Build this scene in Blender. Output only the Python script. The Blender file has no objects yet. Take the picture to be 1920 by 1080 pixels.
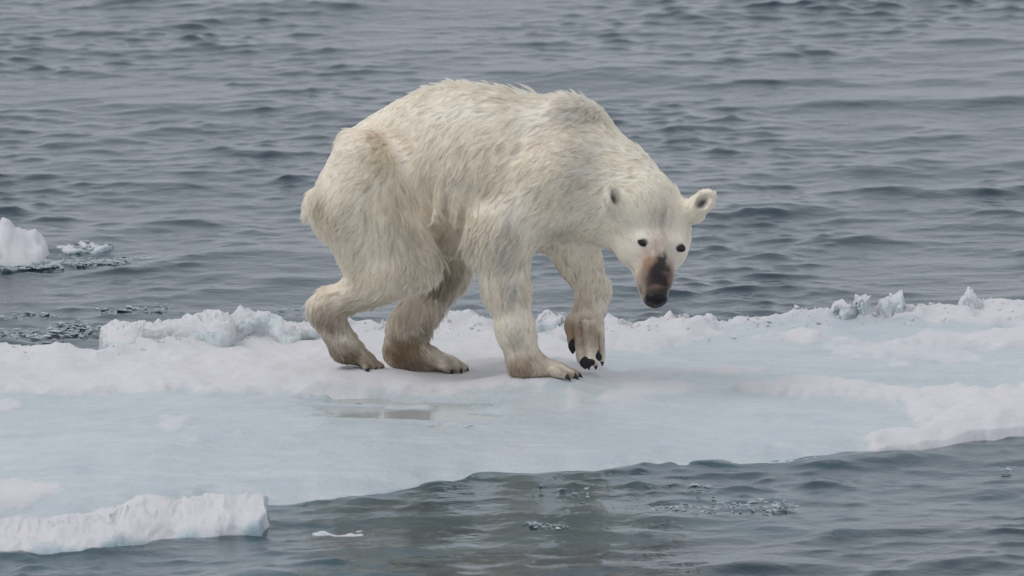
import bpy, bmesh, math, random
import numpy as np
from mathutils import Vector, Matrix
from mathutils.kdtree import KDTree

rng = np.random.default_rng(7)
random.seed(7)
scene = bpy.context.scene
col = scene.collection

# ------------------------------------------------------------------ camera
S = 440.0                     # pixels of the photograph per metre at the bear
DIST = 45.0
PITCH = math.radians(9.0)
ZC = 0.525
cam_d = bpy.data.cameras.new('camera')
cam = bpy.data.objects.new('camera', cam_d); col.objects.link(cam)
cam_d.sensor_width = 36.0
cam_d.lens = 36.0 * DIST / (1920.0 / S)
cam_d.clip_start = 0.5; cam_d.clip_end = 5000
CAM = np.array([0.0, -DIST * math.cos(PITCH), ZC + DIST * math.sin(PITCH)])
cam.location = CAM
cam.rotation_euler = (math.pi / 2 - PITCH, 0, 0)
cam_d.dof.use_dof = True
cam_d.dof.focus_distance = 44.85
cam_d.dof.aperture_fstop = 7.1
scene.camera = cam
FWD = np.array([0, math.cos(PITCH), -math.sin(PITCH)])
UPV = np.array([0, math.sin(PITCH), math.cos(PITCH)])

# ------------------------------------------------------------------ sky, sun, exposure
SUN_EL, SUN_AZ = math.radians(56), math.radians(-105)    # azimuth from +Y towards +X
world = bpy.data.worlds.new('World'); scene.world = world
world.use_nodes = True
nt = world.node_tree; nt.nodes.clear()
w_out = nt.nodes.new('ShaderNodeOutputWorld')
w_bg = nt.nodes.new('ShaderNodeBackground'); w_bg.inputs['Strength'].default_value = 0.1
w_sky = nt.nodes.new('ShaderNodeTexSky'); w_sky.sky_type = 'NISHITA'; w_sky.sun_disc = False
w_sky.sun_elevation = SUN_EL; w_sky.sun_rotation = SUN_AZ
w_sky.air_density = 1.0; w_sky.dust_density = 3.0; w_sky.ozone_density = 1.0
# a closed cloud deck (standard overcast: three times brighter overhead than at the horizon) over that sky
w_tc = nt.nodes.new('ShaderNodeTexCoord'); w_sep = nt.nodes.new('ShaderNodeSeparateXYZ')
nt.links.new(w_tc.outputs['Generated'], w_sep.inputs[0])
w_map = nt.nodes.new('ShaderNodeMapRange')
w_map.inputs['From Min'].default_value = 0.0; w_map.inputs['From Max'].default_value = 1.0
w_map.inputs['To Min'].default_value = 7.15; w_map.inputs['To Max'].default_value = 7.2
nt.links.new(w_sep.outputs['Z'], w_map.inputs['Value'])
w_noise = nt.nodes.new('ShaderNodeTexNoise'); w_noise.inputs['Scale'].default_value = 3.0; w_noise.inputs['Detail'].default_value = 4
nt.links.new(w_tc.outputs['Generated'], w_noise.inputs['Vector'])
w_nm = nt.nodes.new('ShaderNodeMapRange'); w_nm.inputs['To Min'].default_value = 0.88; w_nm.inputs['To Max'].default_value = 1.12
nt.links.new(w_noise.outputs['Fac'], w_nm.inputs['Value'])
w_mul = nt.nodes.new('ShaderNodeMath'); w_mul.operation = 'MULTIPLY'
nt.links.new(w_map.outputs[0], w_mul.inputs[0]); nt.links.new(w_nm.outputs[0], w_mul.inputs[1])
w_vm = nt.nodes.new('ShaderNodeVectorMath'); w_vm.operation = 'SCALE'; w_vm.inputs[0].default_value = (0.955, 0.99, 1.05)
nt.links.new(w_mul.outputs[0], w_vm.inputs['Scale'])
w_mix = nt.nodes.new('ShaderNodeMix'); w_mix.data_type = 'RGBA'; w_mix.inputs[0].default_value = 0.86
nt.links.new(w_sky.outputs[0], w_mix.inputs[6]); nt.links.new(w_vm.outputs[0], w_mix.inputs[7])
nt.links.new(w_mix.outputs[2], w_bg.inputs['Color']); nt.links.new(w_bg.outputs[0], w_out.inputs[0])

sun_d = bpy.data.lights.new('sun', 'SUN'); sun_d.energy = 0.75; sun_d.angle = math.radians(25); sun_d.color = (1, 0.97, 0.93)
sun = bpy.data.objects.new('sun', sun_d); col.objects.link(sun)
sd = Vector((math.cos(SUN_EL) * math.sin(SUN_AZ), math.cos(SUN_EL) * math.cos(SUN_AZ), math.sin(SUN_EL)))
sun.rotation_euler = (-sd).to_track_quat('-Z', 'Y').to_euler(); sun.location = sd * 30
scene.view_settings.view_transform = 'Standard'; scene.view_settings.look = 'None'
scene.view_settings.exposure = 0.0; scene.view_settings.gamma = 1.0
scene.cycles.max_bounces = 14; scene.cycles.diffuse_bounces = 12; scene.cycles.transmission_bounces = 12; scene.cycles.glossy_bounces = 6
scene.cycles.use_denoising = True

# ------------------------------------------------------------------ helpers
def P(u, v, y):
    """world point on the plane Y=y seen at photo pixel (u, v)"""
    r = FWD + np.array([1, 0, 0]) * ((u - 960) / S / DIST) + UPV * ((540 - v) / S / DIST)
    t = (y - CAM[1]) / r[1]
    return CAM + r * t
def PZ(u, v, z):
    r = FWD + np.array([1, 0, 0]) * ((u - 960) / S / DIST) + UPV * ((540 - v) / S / DIST)
    t = (z - CAM[2]) / r[2]
    return CAM + r * t
def proj(p):
    q = p - CAM
    d = q @ FWD
    return 960 + q[:, 0] / d * DIST * S, 540 - (q @ UPV) / d * DIST * S

def _hash(i, j, k, seed):
    n = (i.astype(np.int64) * 73856093) ^ (j.astype(np.int64) * 19349663) ^ (k.astype(np.int64) * 83492791) ^ (seed * 2654435)
    n = (n ^ (n >> 13)) & 0x7fffffff
    n = (n * 1274126177 + 1013904223) & 0x7fffffff
    n = (n ^ (n >> 15)) * 668265263 & 0x7fffffff
    return n / 0x7fffffff
def vnoise(x, y, z=None, seed=0):
    if z is None: z = np.zeros_like(x)
    i, j, k = np.floor(x), np.floor(y), np.floor(z)
    fx, fy, fz = x - i, y - j, z - k
    fx, fy, fz = [f * f * f * (f * (f * 6 - 15) + 10) for f in (fx, fy, fz)]
    i, j, k = i.astype(np.int64), j.astype(np.int64), k.astype(np.int64)
    r = 0
    for a in (0, 1):
        for b in (0, 1):
            for c in (0, 1):
                r = r + _hash(i + a, j + b, k + c, seed) * (fx if a else 1 - fx) * (fy if b else 1 - fy) * (fz if c else 1 - fz)
    return r * 2 - 1
def fbm(x, y, z=None, oct=4, seed=0, gain=0.5):
    r = 0; a = 1
    for o in range(oct):
        f = 2.0 ** o
        r = r + a * vnoise(x * f + o * 7.3, y * f + o * 3.1, None if z is None else z * f + o * 5.7, seed + o)
        a *= gain
    return r
def sstep(a, b, x):
    t = np.clip((x - a) / (b - a), 0, 1)
    return t * t * (3 - 2 * t)

def mesh_np(name, verts, faces, mat, parent=None, smooth=True):
    """faces: (n,4) or (n,3) int array, or list of lists"""
    me = bpy.data.meshes.new(name)
    verts = np.asarray(verts, dtype=np.float32)
    if isinstance(faces, np.ndarray):
        k = faces.shape[1]; n = len(faces)
        me.vertices.add(len(verts)); me.vertices.foreach_set('co', verts.ravel())
        me.loops.add(n * k); me.loops.foreach_set('vertex_index', faces.astype(np.int32).ravel())
        me.polygons.add(n); me.polygons.foreach_set('loop_start', np.arange(0, n * k, k, dtype=np.int32))
        me.update(calc_edges=True); me.validate()
    else:
        me.from_pydata([tuple(map(float, v)) for v in verts], [], [list(map(int, f)) for f in faces]); me.update()
    if smooth: me.polygons.foreach_set('use_smooth', np.ones(len(me.polygons), dtype=bool))
    if mat: me.materials.append(mat)
    o = bpy.data.objects.new(name, me); col.objects.link(o)
    if parent: o.parent = parent
    return o
def tag(o, label, cat=None, group=None, kind=None):
    o['label'] = label
    if cat: o['category'] = cat
    if group: o['group'] = group
    if kind: o['kind'] = kind
    return o
def attr(o, name, vals):
    a = o.data.attributes.new(name, 'FLOAT', 'POINT'); a.data.foreach_set('value', np.asarray(vals, dtype=np.float32))
def cattr(o, name, vals):
    a = o.data.attributes.new(name, 'FLOAT_COLOR', 'POINT')
    v = np.ones((len(vals), 4), dtype=np.float32); v[:, :3] = vals
    a.data.foreach_set('color', v.ravel())

# ------------------------------------------------------------------ materials
def mat_new(name):
    m = bpy.data.materials.new(name); m.use_nodes = True
    n = m.node_tree; n.nodes.clear()
    out = n.nodes.new('ShaderNodeOutputMaterial')
    return m, n, out
def noise_node(n, scale, detail=4, rough=0.55, vec=None, dist=0.0):
    t = n.nodes.new('ShaderNodeTexNoise'); t.inputs['Scale'].default_value = scale
    t.inputs['Detail'].default_value = detail; t.inputs['Roughness'].default_value = rough; t.inputs['Distortion'].default_value = dist
    if vec is not None: n.links.new(vec, t.inputs['Vector'])
    return t
def ramp(n, src, stops):
    r = n.nodes.new('ShaderNodeValToRGB'); e = r.color_ramp.elements
    while len(e) < len(stops): e.new(0.5)
    for s, (p, c) in zip(e, stops): s.position = p; s.color = (*c, 1)
    n.links.new(src, r.inputs[0]); return r
def bump(n, src, strength, dist, prev=None):
    b = n.nodes.new('ShaderNodeBump'); b.inputs['Strength'].default_value = strength; b.inputs['Distance'].default_value = dist
    n.links.new(src, b.inputs['Height'])
    if prev is not None: n.links.new(prev, b.inputs['Normal'])
    return b.outputs[0]
def mixc(n, fac, a, b):
    m = n.nodes.new('ShaderNodeMix'); m.data_type = 'RGBA'
    for sock, val in ((m.inputs[0], fac), (m.inputs[6], a), (m.inputs[7], b)):
        if isinstance(val, (int, float)): sock.default_value = val
        elif isinstance(val, tuple): sock.default_value = (*val, 1)
        else: n.links.new(val, sock)
    return m.outputs[2]

SNOW = (0.705, 0.695, 0.712)
def make_ice(name, ice_a, ice_b, use_attr, rough=0.32):
    """bluish ice with snow lying where the 'snow' attribute says, or on upward faces"""
    m, n, out = mat_new(name)
    tc = n.nodes.new('ShaderNodeTexCoord'); vec = tc.outputs['Object']
    big = noise_node(n, 1.6, 5, 0.6, vec, 0.6); fine = noise_node(n, 22, 5, 0.6, vec); grain = noise_node(n, 160, 3, 0.6, vec)
    icecol = ramp(n, big.outputs['Fac'], [(0.32, ice_a), (0.68, ice_b)]).outputs[0]
    clouds = ramp(n, fine.outputs['Fac'], [(0.55, (0, 0, 0)), (0.8, (1, 1, 1))]).outputs[0]
    mw = n.nodes.new('ShaderNodeMath'); mw.operation = 'MULTIPLY'; mw.inputs[1].default_value = 0.35; n.links.new(clouds, mw.inputs[0])
    icecol = mixc(n, mw.outputs[0], icecol, (0.66, 0.69, 0.71))
    mp = n.nodes.new('ShaderNodeMapping'); mp.inputs['Scale'].default_value = (1.2, 5.0, 3.0); n.links.new(vec, mp.inputs[0])
    stk = noise_node(n, 2.2, 7, 0.68, mp.outputs[0], 0.8)
    icecol = mixc(n, ramp(n, stk.outputs['Fac'], [(0.50, (0, 0, 0)), (0.72, (0.75, 0.75, 0.75))]).outputs[0], icecol, (0.66, 0.69, 0.71))
    icecol = mixc(n, ramp(n, stk.outputs['Fac'], [(0.28, (0.5, 0.5, 0.5)), (0.42, (0, 0, 0))]).outputs[0], icecol, (0.40, 0.48, 0.52))
    snowcol = ramp(n, big.outputs['Fac'], [(0.3, (0.65, 0.65, 0.675)), (0.7, SNOW)]).outputs[0]
    a = n.nodes.new('ShaderNodeAttribute'); a.attribute_name = 'snow'; mask = a.outputs['Fac']
    c = mixc(n, mask, icecol, snowcol)
    bs = n.nodes.new('ShaderNodeBsdfPrincipled')
    n.links.new(c, bs.inputs['Base Color'])
    rr = n.nodes.new('ShaderNodeMapRange'); rr.inputs['To Min'].default_value = rough; rr.inputs['To Max'].default_value = 0.85
    n.links.new(mask, rr.inputs['Value']); n.links.new(rr.outputs[0], bs.inputs['Roughness'])
    bs.inputs['IOR'].default_value = 1.31
    bs.inputs['Subsurface Weight'].default_value = 0.25
    bs.inputs['Subsurface Radius'].default_value = (0.02, 0.035, 0.05); bs.inputs['Subsurface Scale'].default_value = 0.6
    b1 = bump(n, fine.outputs['Fac'], 0.6, 0.014); b2 = bump(n, grain.outputs['Fac'], 0.6, 0.005, b1)
    n.links.new(b2, bs.inputs['Normal'])
    n.links.new(bs.outputs[0], out.inputs[0])
    return m
M_floe = make_ice('floe_ice', (0.49, 0.55, 0.585), (0.56, 0.61, 0.64), True)
M_block = make_ice('block_ice', (0.60, 0.66, 0.69), (0.70, 0.735, 0.755), True, 0.25)
M_float = make_ice('floating_ice', (0.34, 0.46, 0.50), (0.48, 0.58, 0.62), True, 0.3)

def make_clear_ice():
    m, n, out = mat_new('clear_ice')
    tc = n.nodes.new('ShaderNodeTexCoord')
    bs = n.nodes.new('ShaderNodeBsdfPrincipled'); no = noise_node(n, 25, 4, 0.6, tc.outputs['Object'])
    n.links.new(ramp(n, no.outputs['Fac'], [(0.35, (0.20, 0.26, 0.29)), (0.5, (0.36, 0.42, 0.46)), (0.66, (0.66, 0.70, 0.73))]).outputs[0], bs.inputs['Base Color'])
    bs.inputs['Roughness'].default_value = 0.12; bs.inputs['IOR'].default_value = 1.31; bs.inputs['Transmission Weight'].default_value = 0.2
    n.links.new(bump(n, no.outputs['Fac'], 0.5, 0.01), bs.inputs['Normal'])
    n.links.new(bs.outputs[0], out.inputs[0]); return m
M_clear = make_clear_ice()

def make_water():
    m, n, out = mat_new('sea_water')
    tc = n.nodes.new('ShaderNodeTexCoord'); vec = tc.outputs['Object']
    mp = n.nodes.new('ShaderNodeMapping'); mp.inputs['Scale'].default_value = (1, 1.1, 1); n.links.new(vec, mp.inputs[0])
    n1 = noise_node(n, 7.0, 4, 0.55, mp.outputs[0], 0.6); n2 = noise_node(n, 26, 3, 0.5, mp.outputs[0])
    b = bump(n, n1.outputs['Fac'], 0.20, 0.03); b = bump(n, n2.outputs['Fac'], 0.25, 0.008, b)
    fr = n.nodes.new('ShaderNodeFresnel'); fr.inputs['IOR'].default_value = 1.333; n.links.new(b, fr.inputs['Normal'])
    gl = n.nodes.new('ShaderNodeBsdfGlossy'); gl.inputs['Roughness'].default_value = 0.09; gl.inputs['Color'].default_value = (0.97, 0.98, 1, 1)
    n.links.new(b, gl.inputs['Normal'])
    df = n.nodes.new('ShaderNodeBsdfDiffuse'); df.inputs['Color'].default_value = (0.032, 0.072, 0.098, 1)
    rf = n.nodes.new('ShaderNodeBsdfRefraction'); rf.inputs['IOR'].default_value = 1.333; rf.inputs['Roughness'].default_value = 0.08
    rf.inputs['Color'].default_value = (0.62, 0.80, 0.80, 1); n.links.new(b, rf.inputs['Normal'])
    mx = n.nodes.new('ShaderNodeMixShader'); mx.inputs[0].default_value = 0.5
    n.links.new(df.outputs[0], mx.inputs[1]); n.links.new(rf.outputs[0], mx.inputs[2])
    fin = n.nodes.new('ShaderNodeMixShader'); n.links.new(fr.outputs[0], fin.inputs[0])
    n.links.new(mx.outputs[0], fin.inputs[1]); n.links.new(gl.outputs[0], fin.inputs[2])
    n.links.new(fin.outputs[0], out.inputs[0]); return m
M_water = make_water()

def make_plain(name, c, rough, spec=0.5, bscale=None, bstr=0.3, bdist=0.004, c2=None):
    m, n, out = mat_new(name)
    bs = n.nodes.new('ShaderNodeBsdfPrincipled'); bs.inputs['Roughness'].default_value = rough
    bs.inputs['Specular IOR Level'].default_value = spec
    tc = n.nodes.new('ShaderNodeTexCoord'); no = noise_node(n, bscale or 20, 4, 0.6, tc.outputs['Object'])
    c2 = c2 or tuple(x * 0.7 for x in c)
    n.links.new(ramp(n, no.outputs['Fac'], [(0.35, c2), (0.65, c)]).outputs[0], bs.inputs['Base Color'])
    if bscale: n.links.new(bump(n, no.outputs['Fac'], bstr, bdist), bs.inputs['Normal'])
    n.links.new(bs.outputs[0], out.inputs[0]); return m
M_deep = make_plain('deep_sea', (0.016, 0.045, 0.062), 0.9, 0.1)
M_eye = make_plain('eye_black', (0.008, 0.006, 0.005), 0.18, 0.5)
M_nose = make_plain('nose_black', (0.008, 0.008, 0.009), 0.34, 0.28, 260, 0.6, 0.002)
M_claw = make_plain('claw_horn', (0.022, 0.018, 0.015), 0.35, 0.5, 60, 0.3, 0.001)
M_pad = make_plain('pad_leather', (0.025, 0.024, 0.026), 0.65, 0.4, 120, 0.6, 0.003)

def make_coat(name, hair):
    m, n, out = mat_new(name)
    a = n.nodes.new('ShaderNodeAttribute'); a.attribute_name = 'coat'
    bs = n.nodes.new('ShaderNodeBsdfPrincipled'); n.links.new(a.outputs['Color'], bs.inputs['Base Color'])
    bs.inputs['Roughness'].default_value = 0.55 if hair else 0.8
    bs.inputs['Specular IOR Level'].default_value = 0.35 if hair else 0.15
    if hair:
        tr = n.nodes.new('ShaderNodeBsdfTranslucent'); n.links.new(a.outputs['Color'], tr.inputs['Color'])
        mx = n.nodes.new('ShaderNodeMixShader'); mx.inputs[0].default_value = 0.40
        n.links.new(bs.outputs[0], mx.inputs[1]); n.links.new(tr.outputs[0], mx.inputs[2])
        hb = n.nodes.new('ShaderNodeBsdfHairPrincipled'); hb.parametrization = 'COLOR'; n.links.new(a.outputs['Color'], hb.inputs['Color'])
        hb.inputs['Roughness'].default_value = 0.45; hb.inputs['Radial Roughness'].default_value = 0.7
        fm = n.nodes.new('ShaderNodeMixShader'); fm.inputs[0].default_value = 0.55
        n.links.new(mx.outputs[0], fm.inputs[1]); n.links.new(hb.outputs[0], fm.inputs[2]); n.links.new(fm.outputs[0], out.inputs[0])
    else: n.links.new(bs.outputs[0], out.inputs[0])
    return m
M_skin = make_coat('bear_hide', False); M_fur = make_coat('bear_fur', True)

# film of meltwater on the ice
def make_film():
    m, n, out = mat_new('meltwater')
    tc = n.nodes.new('ShaderNodeTexCoord'); mp = n.nodes.new('ShaderNodeMapping'); mp.inputs['Scale'].default_value = (1, 2.2, 1); n.links.new(tc.outputs['Object'], mp.inputs[0])
    no = noise_node(n, 14, 3, 0.5, mp.outputs[0])
    bs = n.nodes.new('ShaderNodeBsdfPrincipled'); bs.inputs['Base Color'].default_value = (0.40, 0.43, 0.42, 1)
    bs.inputs['Roughness'].default_value = 0.06; bs.inputs['IOR'].default_value = 1.333
    n.links.new(bump(n, no.outputs['Fac'], 0.10, 0.006), bs.inputs['Normal']); n.links.new(bs.outputs[0], out.inputs[0]); return m
M_film = make_film()

# ------------------------------------------------------------------ the sea: one sheet, waves in the geometry where the frame looks
def stretch(a, b, d, far, k=1.18):
    c = list(np.arange(a, b + d / 2, d)); s = d; lo, hi = [], []
    x = c[0]
    while x > -far: s *= k; x -= s; lo.append(x)
    s = d; x = c[-1]
    while x < far: s *= k; x += s; hi.append(x)
    return np.array(lo[::-1] + c + hi)
def waves(X, Y):
    r = np.random.default_rng(21)
    h = np.zeros_like(X); dx = np.zeros_like(X); dy = np.zeros_like(X)
    gust = np.clip(0.95 + 0.55 * fbm(X * 0.35, Y * 0.16, oct=3, seed=5), 0.4, 1.5)
    gust2 = np.clip(0.95 + 0.8 * fbm(X * 1.1 + 4, Y * 0.6, oct=3, seed=6), 0.3, 1.9)
    for (l0, l1, n, slope, spread, g) in ((1.1, 3.0, 22, 0.026, 0.6, 1.0), (0.4, 1.0, 44, 0.060, 0.7, gust), (0.2, 0.4, 50, 0.062, 0.85, gust2), (0.1, 0.2, 60, 0.060, 1.0, gust2)):
        hb = np.zeros_like(X)
        for k_ in range(n):
            L = math.exp(r.uniform(math.log(l0), math.log(l1))); t = r.normal(-math.pi / 2 + 0.15, spread)
            k = 2 * math.pi / L; A = slope * math.sqrt(2.0 / n) / k
            ph = k * (X * math.cos(t) + Y * math.sin(t)) + r.uniform(0, 6.28)
            hb += A * np.sin(ph); q = 0.9 * g * A * np.cos(ph)
            dx += q * math.cos(t); dy += q * math.sin(t)
        sg = hb.std() + 1e-9
        h += g * sg * (np.exp(0.55 * np.clip(hb / sg, -3, 2.6)) - 1.16) * 1.35       # peaked crests, flat troughs
    return h, dx, dy
gx = stretch(-3.2, 3.2, 0.018, 900); gy = stretch(-6.2, 15.5, 0.0175, 900)
X, Y = np.meshgrid(gx, gy)
h, dx, dy = waves(X, Y)
dcell = np.maximum(np.gradient(gx)[None, :], np.gradient(gy)[:, None])
att = 1 - sstep(0.04, 0.30, dcell)
# calmer in the lee of the ice: behind its left half and along its front edge
calm = 1 - 0.55 * np.exp(-(((X + 2.0) / 1.6) ** 2 + ((Y - 2.4) / 1.8) ** 2)) 
amp = att * calm * (1 + 0.08 * (1 - sstep(-3.2, -1.8, Y)))
V = np.stack([X + dx * amp, Y + dy * amp, h * amp], -1).reshape(-1, 3)
ny, nx = X.shape
ii = np.arange(ny * nx).reshape(ny, nx)
Fq = np.stack([ii[:-1, :-1], ii[:-1, 1:], ii[1:, 1:], ii[1:, :-1]], -1).reshape(-1, 4)
sea = mesh_np('sea', V, Fq, M_water); tag(sea, 'grey-blue rippled open sea around the ice', kind='structure')
deep = mesh_np('sea_depth', [(-950, -950, -4), (950, -950, -4), (950, 950, -4), (-950, 950, -4)], [[0, 1, 2, 3]], M_deep)
tag(deep, 'dark deep water below the surface', kind='structure')

# ------------------------------------------------------------------ the ice floe: ground under the bear
def pxpoly(pts, z): return np.array([PZ(u, v, z)[:2] for u, v in pts])
front = pxpoly([(-500, 985), (-200, 962), (0, 950), (220, 948), (420, 940), (560, 922), (700, 908), (900, 891), (1100, 879), (1300, 862), (1500, 850), (1660, 836), (1800, 815), (1920, 797), (2150, 780), (2500, 760)], 0.0)
back = pxpoly([(-500, 630), (-200, 640), (0, 648), (90, 650), (190, 652), (300, 640), (450, 628), (600, 615), (760, 612), (900, 608), (1080, 610), (1190, 612), (1300, 604), (1400, 593), (1500, 588), (1640, 583), (1780, 577), (1920, 568), (2150, 560), (2500, 555)], 0.13)
fx = np.arange(-3.5, 3.5 + 0.001, 0.02); fy = np.arange(-3.9, 3.4, 0.02)
FX, FY = np.meshgrid(fx, fy)
yf = np.interp(FX, front[:, 0], front[:, 1]); yb = np.interp(FX, back[:, 0], back[:, 1])
yf = yf + 0.10 * fbm(FX * 1.6, FX * 0 + 3, oct=4, seed=11) + 0.03 * fbm(FX * 9, FX * 0 + 1, oct=2, seed=12)
yb = yb + 0.07 * fbm(FX * 2.6, FX * 0 + 9, oct=4, seed=13) + 0.03 * fbm(FX * 14, FX * 0 + 4, oct=2, seed=15)
yf = yf - 0.13 - 0.28 * (1 - sstep(-1.9, -1.1, FX))
df_ = FY - yf; db_ = yb - FY
def inpoly_sd(poly, X, Y):
    """signed distance, negative inside"""
    d = np.full(X.shape, 1e9); ins = np.zeros(X.shape, bool); n = len(poly)
    for i in range(n):
        a, b = poly[i], poly[(i + 1) % n]; e = b - a
        t = np.clip(((X - a[0]) * e[0] + (Y - a[1]) * e[1]) / (e @ e), 0, 1)
        d = np.minimum(d, np.hypot(X - a[0] - t * e[0], Y - a[1] - t * e[1]))
        c = ((a[1] > Y) != (b[1] > Y)) & (X < (b[0] - a[0]) * (Y - a[1]) / (b[1] - a[1] + 1e-12) + a[0])
        ins ^= c
    return np.where(ins, -d, d)
base = 0.05 * sstep(-0.02, 0.22, df_) + 0.06 * sstep(0.0, 1.3, df_) + 0.02 * fbm(FX * 0.7, FY * 0.5, oct=3, seed=31) * sstep(0.1, 0.8, df_)
base = base + 0.007 * fbm(FX * 4, FY * 4, oct=5, seed=33, gain=0.6) * sstep(0.0, 0.4, df_)
# snow lying on the ice: outlines taken from the photograph, laid on the floe
snow_polys = [
    ([(-600, 620), (0, 640), (300, 625), (600, 600), (900, 600), (1130, 660), (1180, 700), (1230, 716), (1100, 732), (1000, 741), (860, 744), (700, 742), (470, 737), (300, 730), (0, 733), (-600, 735)], 0.030),
    ([(1000, 605), (1300, 600), (1330, 625), (1250, 660), (1180, 668), (1080, 640)], 0.03),
    ([(1380, 726), (1520, 722), (1600, 713), (1750, 712), (2600, 700), (2600, 790), (1905, 776), (1780, 800), (1640, 802), (1600, 788), (1700, 768), (1680, 745), (1560, 738)], 0.035),
    ([(1440, 640), (1600, 634), (1760, 618), (2600, 605), (2600, 646), (1860, 645), (1640, 648)], 0.035),
    ([(1560, 590), (1800, 570), (2600, 550), (2600, 590), (1800, 600)], 0.03),
    ([(1290, 690), (1400, 686), (1395, 698), (1300, 697)], 0.015),
    ([(-500, 880), (40, 880), (105, 888), (90, 905), (-60, 915), (-500, 915)], 0.02),
]
snow = np.zeros(FX.shape); thick = np.zeros(FX.shape)
wob = 0.09 * fbm(FX * 1.8, FY * 1.2, oct=4, seed=41) + 0.06 * fbm(FX * 7, FY * 4, oct=4, seed=43, gain=0.65)
for pts, t in snow_polys:
    sdist = inpoly_sd(pxpoly(pts, 0.12), FX, FY) + wob
    mk = 1 - sstep(-0.07, 0.03, sdist)
    snow = np.maximum(snow, 1 - sstep(-0.02, 0.03, sdist)); thick = np.maximum(thick, t * mk)
# scattered crusts of snow
spots = sstep(0.50, 0.75, fbm(FX * 2.2, FY * 1.1, oct=4, seed=51) + 0.35 * fbm(FX * 9, FY * 4, oct=3, seed=52)) * sstep(0.7, 1.2, df_)
snow = np.maximum(snow, 0.7 * spots); thick = np.maximum(thick, 0.012 * spots)
lump = 1 + 0.4 * fbm(FX * 5, FY * 3.5, oct=5, seed=61, gain=0.62)
base = base + thick * lump
# crumbled rim along the far side
rim = np.exp(-((db_ - 0.10) / 0.13) ** 2) * (0.45 + 0.7 * fbm(FX * 5, FY * 4, oct=5, seed=71, gain=0.65)) * 0.045
base = base + np.clip(rim, -0.01, 0.12) * (0.35 + 0.65 * sstep(-1.9, -1.5, FX))
snow = np.maximum(snow, 0.85 * np.exp(-((db_ - 0.06) / 0.10) ** 2))
# feet stand on these spots
YN_H, YF_H, YN_F, YF_F = -0.06, 0.19, -0.235, 0.05
for (u, v, y, rad) in [(690, 693, YN_H, 0.22), (800, 697, YF_H, 0.24), (1020, 708, YN_F, 0.26)]:
    p = P(u, v, y)
    g = np.exp(-(((FX - p[0]) / rad) ** 2 + ((FY - p[1]) / (rad * 0.7)) ** 2))
    g2 = np.clip(g * 1.35, 0, 1)
    base = base * (1 - g2) + (p[2] + 0.010 + 0.004 * fbm(FX * 8, FY * 8, oct=2, seed=5)) * g2
# pool of meltwater: hollow in the ice
pool = inpoly_sd(pxpoly([(595, 762), (640, 755), (740, 757), (860, 752), (1000, 745), (1010, 752), (900, 775), (895, 794), (760, 797), (620, 790)], 0.1), FX, FY) + 0.13 + 0.27 * fbm(FX * 1.5, FY * 5.5, oct=5, seed=83, gain=0.6)
pool = np.maximum(pool, inpoly_sd(pxpoly([(585, 752), (1020, 742), (1010, 760), (905, 800), (590, 800)], 0.1), FX, FY) - 0.02)
POOLZ = 0.100
base = np.where(pool < 0.12, np.minimum(base, POOLZ + 0.010 * np.clip(pool / 0.05, -1, 2) + 0.9 * np.clip(pool - 0.03, 0, 1)), base)
# edges: shelving under water in front, dropping off behind
base = np.where(df_ < 0, -0.02 - (0.06 + 0.30 * sstep(-1.2, -0.2, FX)) * sstep(0.0, 0.35, -df_) - 0.40 * (1 - sstep(-0.95, -0.40, df_)) + 0.03 * fbm(FX * 2.5, FY * 2.5, oct=3, seed=91), np.maximum(base, -0.02 + 0.075 * sstep(0, .22, df_)))
base = np.where(db_ < 0, base - 0.9 * np.clip(-db_, 0, 1) * 3, base)
base = np.clip(base, -0.6, 1)
keep = (df_ > -1.0) & (db_ > -0.35)
ny, nx = FX.shape; ii = np.arange(ny * nx).reshape(ny, nx)
kq = keep[:-1, :-1] & keep[:-1, 1:] & keep[1:, 1:] & keep[1:, :-1]
q = np.stack([ii[:-1, :-1], ii[:-1, 1:], ii[1:, 1:], ii[1:, :-1]], -1)[kq]
used = np.unique(q); rem = np.full(ny * nx, -1); rem[used] = np.arange(len(used))
floe = mesh_np('ice_floe', np.stack([FX, FY, base], -1).reshape(-1, 3)[used], rem[q], M_floe)
attr(floe, 'snow', np.clip(snow, 0, 1).ravel()[used])
tag(floe, 'broad pale blue ice floe with snow patches under the bear', kind='structure')
def ground(x, y):
    i = int(np.clip(round((y - fy[0]) / 0.02), 0, ny - 1)); j = int(np.clip(round((x - fx[0]) / 0.02), 0, nx - 1))
    return float(base[i, j])
# the sheet of water in the hollow
pm = pool < 0.05
kq = pm[:-1, :-1] & pm[:-1, 1:] & pm[1:, 1:] & pm[1:, :-1]
q = np.stack([ii[:-1, :-1], ii[:-1, 1:], ii[1:, 1:], ii[1:, :-1]], -1)[kq]
used = np.unique(q); rem = np.full(ny * nx, -1); rem[used] = np.arange(len(used))
pool_o = mesh_np('meltwater_pool', np.stack([FX, FY, np.full(FX.shape, POOLZ + 0.001)], -1).reshape(-1, 3)[used], rem[q], M_film)
tag(pool_o, 'shallow meltwater pool on the ice mirroring the brown legs', kind='structure')

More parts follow.
